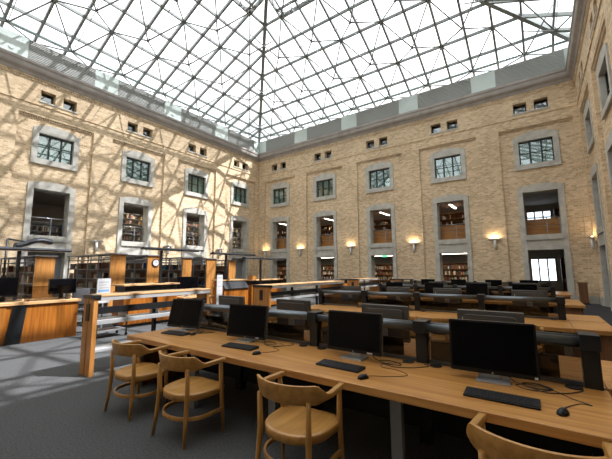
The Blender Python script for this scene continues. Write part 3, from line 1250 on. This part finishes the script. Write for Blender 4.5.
# ------------------------------------------------------------------ low open shelving units in the middle aisle
def low_unit(label, x, y0, y1, w, top=1.27):
    L = y1 - y0
    t = thing('display_shelf_unit', label, 'shelf unit', (x, y0, 0), 0, 'low open shelf units along the aisle')
    b = MB()
    b.box((-w / 2, 0, 0), (-.012, .07, top - .06)); b.box((.012, 0, 0), (w / 2, .07, top - .06)); b.box((-.012, .012, 0), (.012, .07, top - .06))
    e = b.build('end_panel', M_orz, t, .004)
    MB().box((-.06, -.012, top - .42), (.06, 0, top - .14)).build('slot_plate', M_darksteel, e, .003)
    MB().box((-w / 2, L - .07, 0), (w / 2, L, top - .06)).build('end_panel', M_orz, t, .004)
    MB().box((-w / 2 - .02, -.02, top - .06), (w / 2 + .02, .10, top)).build('end_cap', M_darksteel, t, .003)
    MB().box((-w / 2 - .02, .10, top - .03), (w / 2 + .02, L + .02, top)).build('top_board', M_topy, t, .003)
    MB().box((-w / 2 - .012, .10, top - .095), (w / 2 + .012, L + .01, top - .032)).build('top_frame', M_lightmetal, t)
    MB().box((w / 2 - .05, .07, top - .31), (w / 2 - .01, L - .07, top - .20)).build('back_rail', M_darksteel, t)
    MB().box((-w / 2 + .01, .07, .79), (w / 2 - .01, L - .07, .86)).build('shelf', M_lightmetal, t, .003)
    MB().box((-w / 2 + .01, .07, .36), (w / 2 - .01, L - .07, .40)).build('shelf', M_lightmetal, t, .003)
    n = max(2, int(L / 1.2))
    for k in range(1, n):
        y = L * k / n
        MB().box((-.03, y - .03, 0), (.03, y + .03, top - .09)).build('post', M_darksteel, t)
    for k in range(int(n * 1.5)):
        y = .25 + (L - .5) * (k + .5) / (n * 1.5)
        MB().box((-w / 2 + .03, y - .004, .86), (w / 2 - .03, y + .004, 1.0)).build('shelf_divider', M_lightmetal, t)
    return t


low_unit('low open shelf unit with oak end panel, closest to the chairs on the left', -6.08, 2.43, 4.72, .36, 1.27)
low_unit('low open shelf unit with a sunlit end panel, behind the second monitor', -6.5, 7.0, 11.3, .62, 1.24)
low_unit('low open shelf unit with a bright white top, farthest along the aisle', -7.4, 14.4, 17.0, .6, 1.22)

# ------------------------------------------------------------------ circulation desk on the left
t = thing('circulation_desk', 'honey coloured wooden desk with a black slanted stripe, at the left edge', 'desk', (-10.0, 0, 0))
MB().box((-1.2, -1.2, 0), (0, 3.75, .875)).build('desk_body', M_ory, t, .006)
MB().box((-1.25, -1.25, .88), (.05, 3.80, .945)).build('desk_top', M_topy, t, .006)
b = MB()
b.prism([(2.32, 0), (2.60, 0), (2.68, .875), (2.42, .875)], -.005, .03, Matrix(((0, 0, 1, 0), (1, 0, 0, 0), (0, 1, 0, 0), (0, 0, 0, 1))))
b.build('slanted_stripe', M_darksteel, t)
MB().box((.001, 1.93, .30), (.012, 2.0, .40)).build('socket_plate', M_white, t)
MB().box((.001, -1.1, .05), (.02, 2.30, .86)).build('inset_panel', wood('umber_panel', (.22, .075, .010), (.34, .13, .022), 'z'), t)
s = thing('desk_screen', 'smoked glass privacy screen standing on the circulation desk', 'screen', (-10.12, 3.12, .945))
MB().box((-.008, -.48, .0), (.008, .48, .36)).build('glass_sheet', M_smoke, s)
for yy in (-.4, .4):
    MB().box((-.03, yy - .02, 0), (.03, yy + .02, .03)).build('clip', M_darksteel, s)
make_monitor('monitor', .66, .40, .12, 4, 'black monitor facing away on the circulation desk, behind the smoked glass', (-10.55, 3.55, .945), R(98), 'monitors on the circulation desk', backm=M_black, standm=M_black)
make_monitor('monitor', .60, .46, .12, 4, 'black monitor at the very left edge of the photo, on the circulation desk', (-10.45, 2.30, .945), R(60), 'monitors on the circulation desk', backm=M_black, standm=M_black)


def office_chair(label, loc, rz):
    t = thing('office_chair', label, 'chair', loc, rz)
    b = MB()
    b.sweep([[(x, -.22 + .06 * (x / .24) ** 2 * -1 + dy, z) for dy, z in ((0, .62), (.05, .62), (.05, 1.12), (0, 1.12))] for x in (-.24, -.12, 0, .12, .24)])
    b.build('backrest', M_fabric, t, .02)
    MB().box((-.25, -.2, .44), (.25, .26, .52)).build('seat', M_fabric, t, .03)
    MB().tube([(0, 0, .08), (0, 0, .44)], .03, 10).build('gas_post', M_darksteel, t)
    MB().box((-.03, -.25, .48), (.03, -.2, .8)).build('back_bar', M_darksteel, t)
    for k in range(5):
        a = R(72 * k)
        MB().bar((0, 0, .08), (.29 * math.cos(a), .29 * math.sin(a), .07), .04, .03).build('foot', M_darksteel, t)
        MB().disc((.28 * math.cos(a) - .012, .28 * math.sin(a), .028), .028, .025, 12, 'x').build('caster', M_black, t)
    return t


office_chair('grey office chair behind the circulation desk monitor', (-11.7, 4.55, 0), R(-90))

# ------------------------------------------------------------------ tall book ranges with wood end panels along the sunlit wall
RNG = [(3.86, 4.42, 2.18), (6.28, 6.87, 2.34), (7.81, 8.42, 2.33), (9.55, 10.06, 2.28), (10.96, 11.54, 2.27), (12.45, 12.96, 2.22)]
RN = ('nearest the circulation desk', 'second from the circulation desk', 'carrying the wall clock', 'next beyond the clock', 'second beyond the clock', 'nearest the far corner')
for (ya_, yb2, top), nm in zip(RNG, RN):
    L = 4.3
    d = (yb2 - ya_)
    t = thing('book_range', 'tall steel shelving with a honey wood end panel, ' + nm, 'bookcase', (-14.0, (ya_ + yb2) / 2, 0), 0, 'tall book ranges by the sunlit wall')
    MB().box((-.05, -d / 2, 0), (0, d / 2, top)).build('end_panel', M_orz, t, .004)
    MB().box((-L, -d / 2 - .05, top), (.06, d / 2 + .05, top + .04)).build('canopy', M_greymetal, t)
    for k in range(5):
        x = -.10 - (L - .15) * k / 4
        for yy in (-d / 2 + .03, d / 2 - .03):
            MB().box((x - .02, yy - .02, 0), (x + .02, yy + .02, top)).build('upright', M_greymetal, t)
    MB().box((-L, -.01, .1), (-.06, .01, top - .3)).build('centre_panel', M_brown, t)
    for k in range(6):
        z = .12 + k * (top - .3) / 5
        MB().box((-L, -d / 2, z - .012), (-.06, d / 2, z + .012)).build('shelf', M_greymetal, t)
        if 2 <= k < 5:
            bl = 'book on the tall range with the wood end panel, ' + nm
            book_row((-14 - L + .1, (ya_ + yb2) / 2 - d / 2 + .056, z + .0122), (1, 0, 0), (0, -1, 0), L - .25, bl, bl, .45, .27)

# clock on the third end panel
t = thing('wall_clock', 'round white clock on the wooden end panel of a tall range', 'clock', (-14.0, 8.17, 2.02))
b = MB(); b.disc((0, 0, 0), .175, .035, 32, 'x'); b.build('rim', M_darksteel, t)
MB().disc((.0352, 0, 0), .138, .003, 32, 'x').build('dial', M_paper, t)
hb = MB()
for k in range(12):
    a = R(30 * k)
    hb.bar((.0395, .115 * math.sin(a), .115 * math.cos(a)), (.0395, .135 * math.sin(a), .135 * math.cos(a)), .008, .003)
hb.build('hour_marks', M_black, t)
MB().bar((.041, 0, 0), (.041, .055, .05), .014, .003).build('hour_hand', M_black, t)
MB().bar((.042, 0, 0), (.042, -.02, .115), .009, .003).build('minute_hand', M_black, t)


# ------------------------------------------------------------------ light bars on posts over the reference counters
def light_bar(label, x, y0, y1, yp, z, zb=0.0):
    z -= zb
    t = thing('post_lamp', label, 'lamp', (x, yp, zb), 0, 'dark light bars on posts')
    MB().box((-.035, -.035, 0), (.035, .035, z - .02)).build('post', M_darksteel, t)
    MB().box((-.12, -.12, 0), (.12, .12, .02)).build('foot_plate', M_darksteel, t)
    b = MB()
    sec = [(-.10, -.03), (.10, -.03), (.12, .0), (.07, .05), (-.07, .05), (-.12, 0)]
    b.sweep([[(q[0], y, z + q[1]) for q in sec] for y in (y0 - yp, y1 - yp)], False)
    b.build('light_bar', M_darksteel, t)
    MB().box((-.07, y0 - yp + .08, z - .042), (.07, y1 - yp - .08, z - .0305)).build('diffuser', M_white, t)
    return t


light_bar('dark light bar on a post, above the index table', -10.3, 8.3, 10.6, 9.0, 2.32, 1.30)
light_bar('dark light bar on a post, farthest right by the far corner', -9.9, 9.6, 12.27, 10.6, 2.17)
light_bar('dark light bar on a post, right of the wall clock', -10.3, 5.55, 7.63, 6.2, 2.38, 1.26)
light_bar('flat grey light bar on a square post over the circulation desk', -10.68, 1.9, 3.70, 2.60, 2.22, .945)
# reading lamp with a drooping head, above the flat bar
t = thing('desk_lamp', 'dark arched lamp with a long head rising over the circulation desk', 'lamp', (-11.0, 2.42, .945))
MB().box((-.08, -.08, 0), (.08, .08, .02)).build('base', M_darksteel, t)
MB().tube([(0, 0, .02), (0, 0, 1.55)], .025, 8).build('post', M_darksteel, t)
MB().bar((0, 0, 1.545), (0, .34, 1.50), .04, .04).build('arm', M_darksteel, t)
MB().sweep([[(-.14, y, z - .05), (.14, y, z - .05), (.15, y, z + .02), (.08, y, z + .09), (-.08, y, z + .09), (-.15, y, z + .02)] for y, z in ((.15, 1.36), (.35, 1.42), (.55, 1.52), (.70, 1.545), (.92, 1.50))]).build('lamp_head', M_darksteel, t, .01)

# ------------------------------------------------------------------ reference counters in the sunlit aisle


def counter(label, x0, x1, y0, y1, top, name='reference_counter', cap=None):
    t = thing(name, label, 'counter', ((x0 + x1) / 2, (y0 + y1) / 2, 0))
    w, l = (x1 - x0) / 2, (y1 - y0) / 2
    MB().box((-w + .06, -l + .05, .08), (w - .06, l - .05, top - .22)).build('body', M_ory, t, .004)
    MB().box((-w + .1, -l + .1, 0), (w - .1, l - .1, .08)).build('plinth', M_darksteel, t)
    MB().box((-w + .09, -l + .08, top - .22), (w - .09, l - .08, top - .045)).build('recess_band', M_darksteel, t)
    MB().box((-w, -l, top - .045), (w, l, top)).build('counter_top', cap or M_topy, t, .004)
    return t


counter('long reference counter with a dark band, under the light bar right of the clock', -10.8, -10.0, 4.9, 6.75, 1.26)
counter('low wooden desk carrying the black framed display screen', -10.8, -9.9, 6.85, 8.1, .76, 'reference_desk')
make_monitor('monitor', .74, .56, .13, 3, 'black framed display screen between the reference counters', (-10.3, 7.25, .76), R(62), None)
t = thing('index_table', 'wooden index table with a dark sloping front under a light bar', 'table', (-10.3, 9.35, 0))
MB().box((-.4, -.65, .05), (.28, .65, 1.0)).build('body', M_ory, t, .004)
b = MB()
b.sweep([[(.30, y, .92), (.34, y, .95), (.08, y, 1.24), (.04, y, 1.22)] for y in (-.64, .64)], False)
b.build('sloping_front', M_darksteel, t)
MB().box((-.45, -.68, 1.25), (.12, .68, 1.30)).build('table_top', M_topy, t, .004)
MB().box((-.40, -.6, 1.0), (.0, .6, 1.25)).build('upper_body', M_ory, t)
counter('wooden reference counter with a small box and bottle on it', -10.9, -10.1, 10.3, 12.4, 1.26)
counter('black topped wooden counter near the far wall, left of the second bench', -8.7, -8.0, 13.4, 15.2, 1.2, cap=M_darksteel)
t = thing('catalogue_box', 'small open wooden box on the reference counter', 'box', (-10.35, 10.55, 1.26))
MB().box((-.12, -.16, 0), (.12, .16, .015)).build('box_floor', M_orx, t)
for a, c in (((-.12, -.16, .015), (.12, -.145, .17)), ((-.12, .145, .015), (.12, .16, .17)), ((-.12, -.145, .015), (-.105, .145, .17)), ((.105, -.145, .015), (.12, .145, .17))):
    MB().box(a, c).build('box_side', M_orx, t)
t = thing('bottle', 'white pump bottle standing beside the wooden box', 'bottle', (-10.3, 10.98, 1.26))
MB().tube([(0, 0, 0), (0, 0, .18), (0, 0, .22), (0, 0, .25)], [.05, .05, .03, .02], 14).build('body', M_white, t)
MB().tube([(0, 0, .25), (0, 0, .31), (.06, 0, .31)], .012, 8).build('pump', M_white, t)

# freestanding notices
for lb, x, y, zb_, zt, w, blue in (('white notice board with a blue band behind the nearest low shelf unit', -9.8, 4.26, .80, 1.46, .34, True),
                                   ('tall narrow white notice panel between the reference counters', -9.7, 8.2, .35, 1.50, .26, False)):
    t = thing('notice_stand', lb, 'sign', (x, y, 0), 0, 'white notice stands')
    MB().box((-.15, -.13, 0), (.15, .13, .02)).build('foot_plate', M_greymetal, t)
    MB().box((-.015, -.015, .02), (.015, .015, zb_)).build('post', M_greymetal, t)
    p = MB().box((-.012, -w / 2, zb_), (.012, w / 2, zt)).build('notice_panel', M_paper, t)
    if blue:
        MB().box((.0122, -w / 2 + .03, zb_ + .30), (.0135, w / 2 - .03, zb_ + .36)).build('blue_band', M_blue, p)
    b = MB()
    for k in range(5):
        z = zt - .10 - k * (zt - zb_ - .2) / 6
        b.box((.0122, -w / 2 + .04, z - .008), (.0132, w / 2 - .05 - (k % 2) * .05, z + .008))
    b.build('printed_lines', M_greymetal, p)

# low trolley seen through the nearest shelf unit
t = thing('book_trolley', 'low dark trolley with a wooden shelf, behind the nearest low shelf unit', 'trolley', (-9.2, 4.15, 0))
MB().box((-.25, -.38, .42), (.25, .38, .45)).build('top_shelf', M_orx, t)
MB().box((-.25, -.38, .16), (.25, .38, .18)).build('bottom_shelf', M_greymetal, t)
for sx in (-1, 1):
    for sy in (-1, 1):
        MB().box((sx * .24 - .015, sy * .36 - .015, .07), (sx * .24 + .015, sy * .36 + .015, .60)).build('frame_post', M_darksteel, t)
        MB().disc((sx * .24 - .015, sy * .36, .036), .035, .03, 14, 'x').build('wheel', M_black, t)

# wooden kiosk with a notice, near the far wall
t = thing('catalogue_kiosk', 'wooden kiosk with a white notice and black top, before the middle opening', 'kiosk', (-6.35, 17.6, 0))
MB().box((-.28, -.25, 0), (.28, .25, 1.12)).build('body', M_orz, t, .004)
MB().box((-.26, -.262, .72), (-.02, -.251, 1.02)).build('notice', M_paper, t)
MB().box((-.30, -.28, 1.12), (.85, .28, 1.16)).build('kiosk_top', M_darksteel, t, .003)
MB().box((.76, -.2, 0), (.80, .2, 1.12)).build('support_leg', M_darksteel, t)

# wooden stand against the far wall on the right
t = thing('wooden_stand', 'narrow reddish brown wooden stand against the far wall at the right', 'stand', (1.62, YB - .50, 0))
MB().box((-.16, -.12, 0), (.16, .12, .94)).build('body', M_brown, t, .01)
MB().sweep([[(x, -.16, .94), (x, .14, .94), (x, .14, 1.02), (x, -.16, .98)] for x in (-.19, .19)], False).build('sloped_top', M_brown, t)
MB().box((-.18, -.14, 0), (.18, .14, .06)).build('plinth', M_darksteel, t)

# ------------------------------------------------------------------ books: the 300 that show largest become objects
BOOKS.sort(key=lambda q: -(q[3][2] / (q[0] - CAMP).length))
bases = {}
rest = MB()
for n, (p, al, ou, (w, d, h), ci, lb, gp) in enumerate(BOOKS):
    if n < 300:
        if ci not in bases:
            b = MB()
            # spine slightly rounded, covers and page block in one closed shape; unit size, spine towards -y
            b.sweep([[(-.5, -.47, z), (-.28, -.5, z), (.28, -.5, z), (.5, -.47, z), (.5, .5, z), (-.5, .5, z)] for z in (0, 1)], False)
            base = b.build('book', BOOKM[ci])
            bases[ci] = base
            o = base
        else:
            o = bases[ci].copy()
            COL.objects.link(o)
        o.location = p - ou * (d / 2)
        o.scale = (w, d, h)
        o.rotation_euler = (0, 0, math.atan2(al.y, al.x))
        tag(o, lb, 'book', gp)
    else:
        rest.mi = ci
        Mx = Matrix.Translation(p - ou * (d / 2)) @ Matrix.Rotation(math.atan2(al.y, al.x), 4, 'Z')
        rest.box((-w / 2, -d / 2, 0), (w / 2, d / 2, h), Mx)
if len(BOOKS) > 300:
    tag(rest.build('books', BOOKM), 'rows of further books filling the distant shelves', 'books', kind='stuff')
print('BOOKS', len(BOOKS), 'OBJECTS', len(bpy.data.objects))
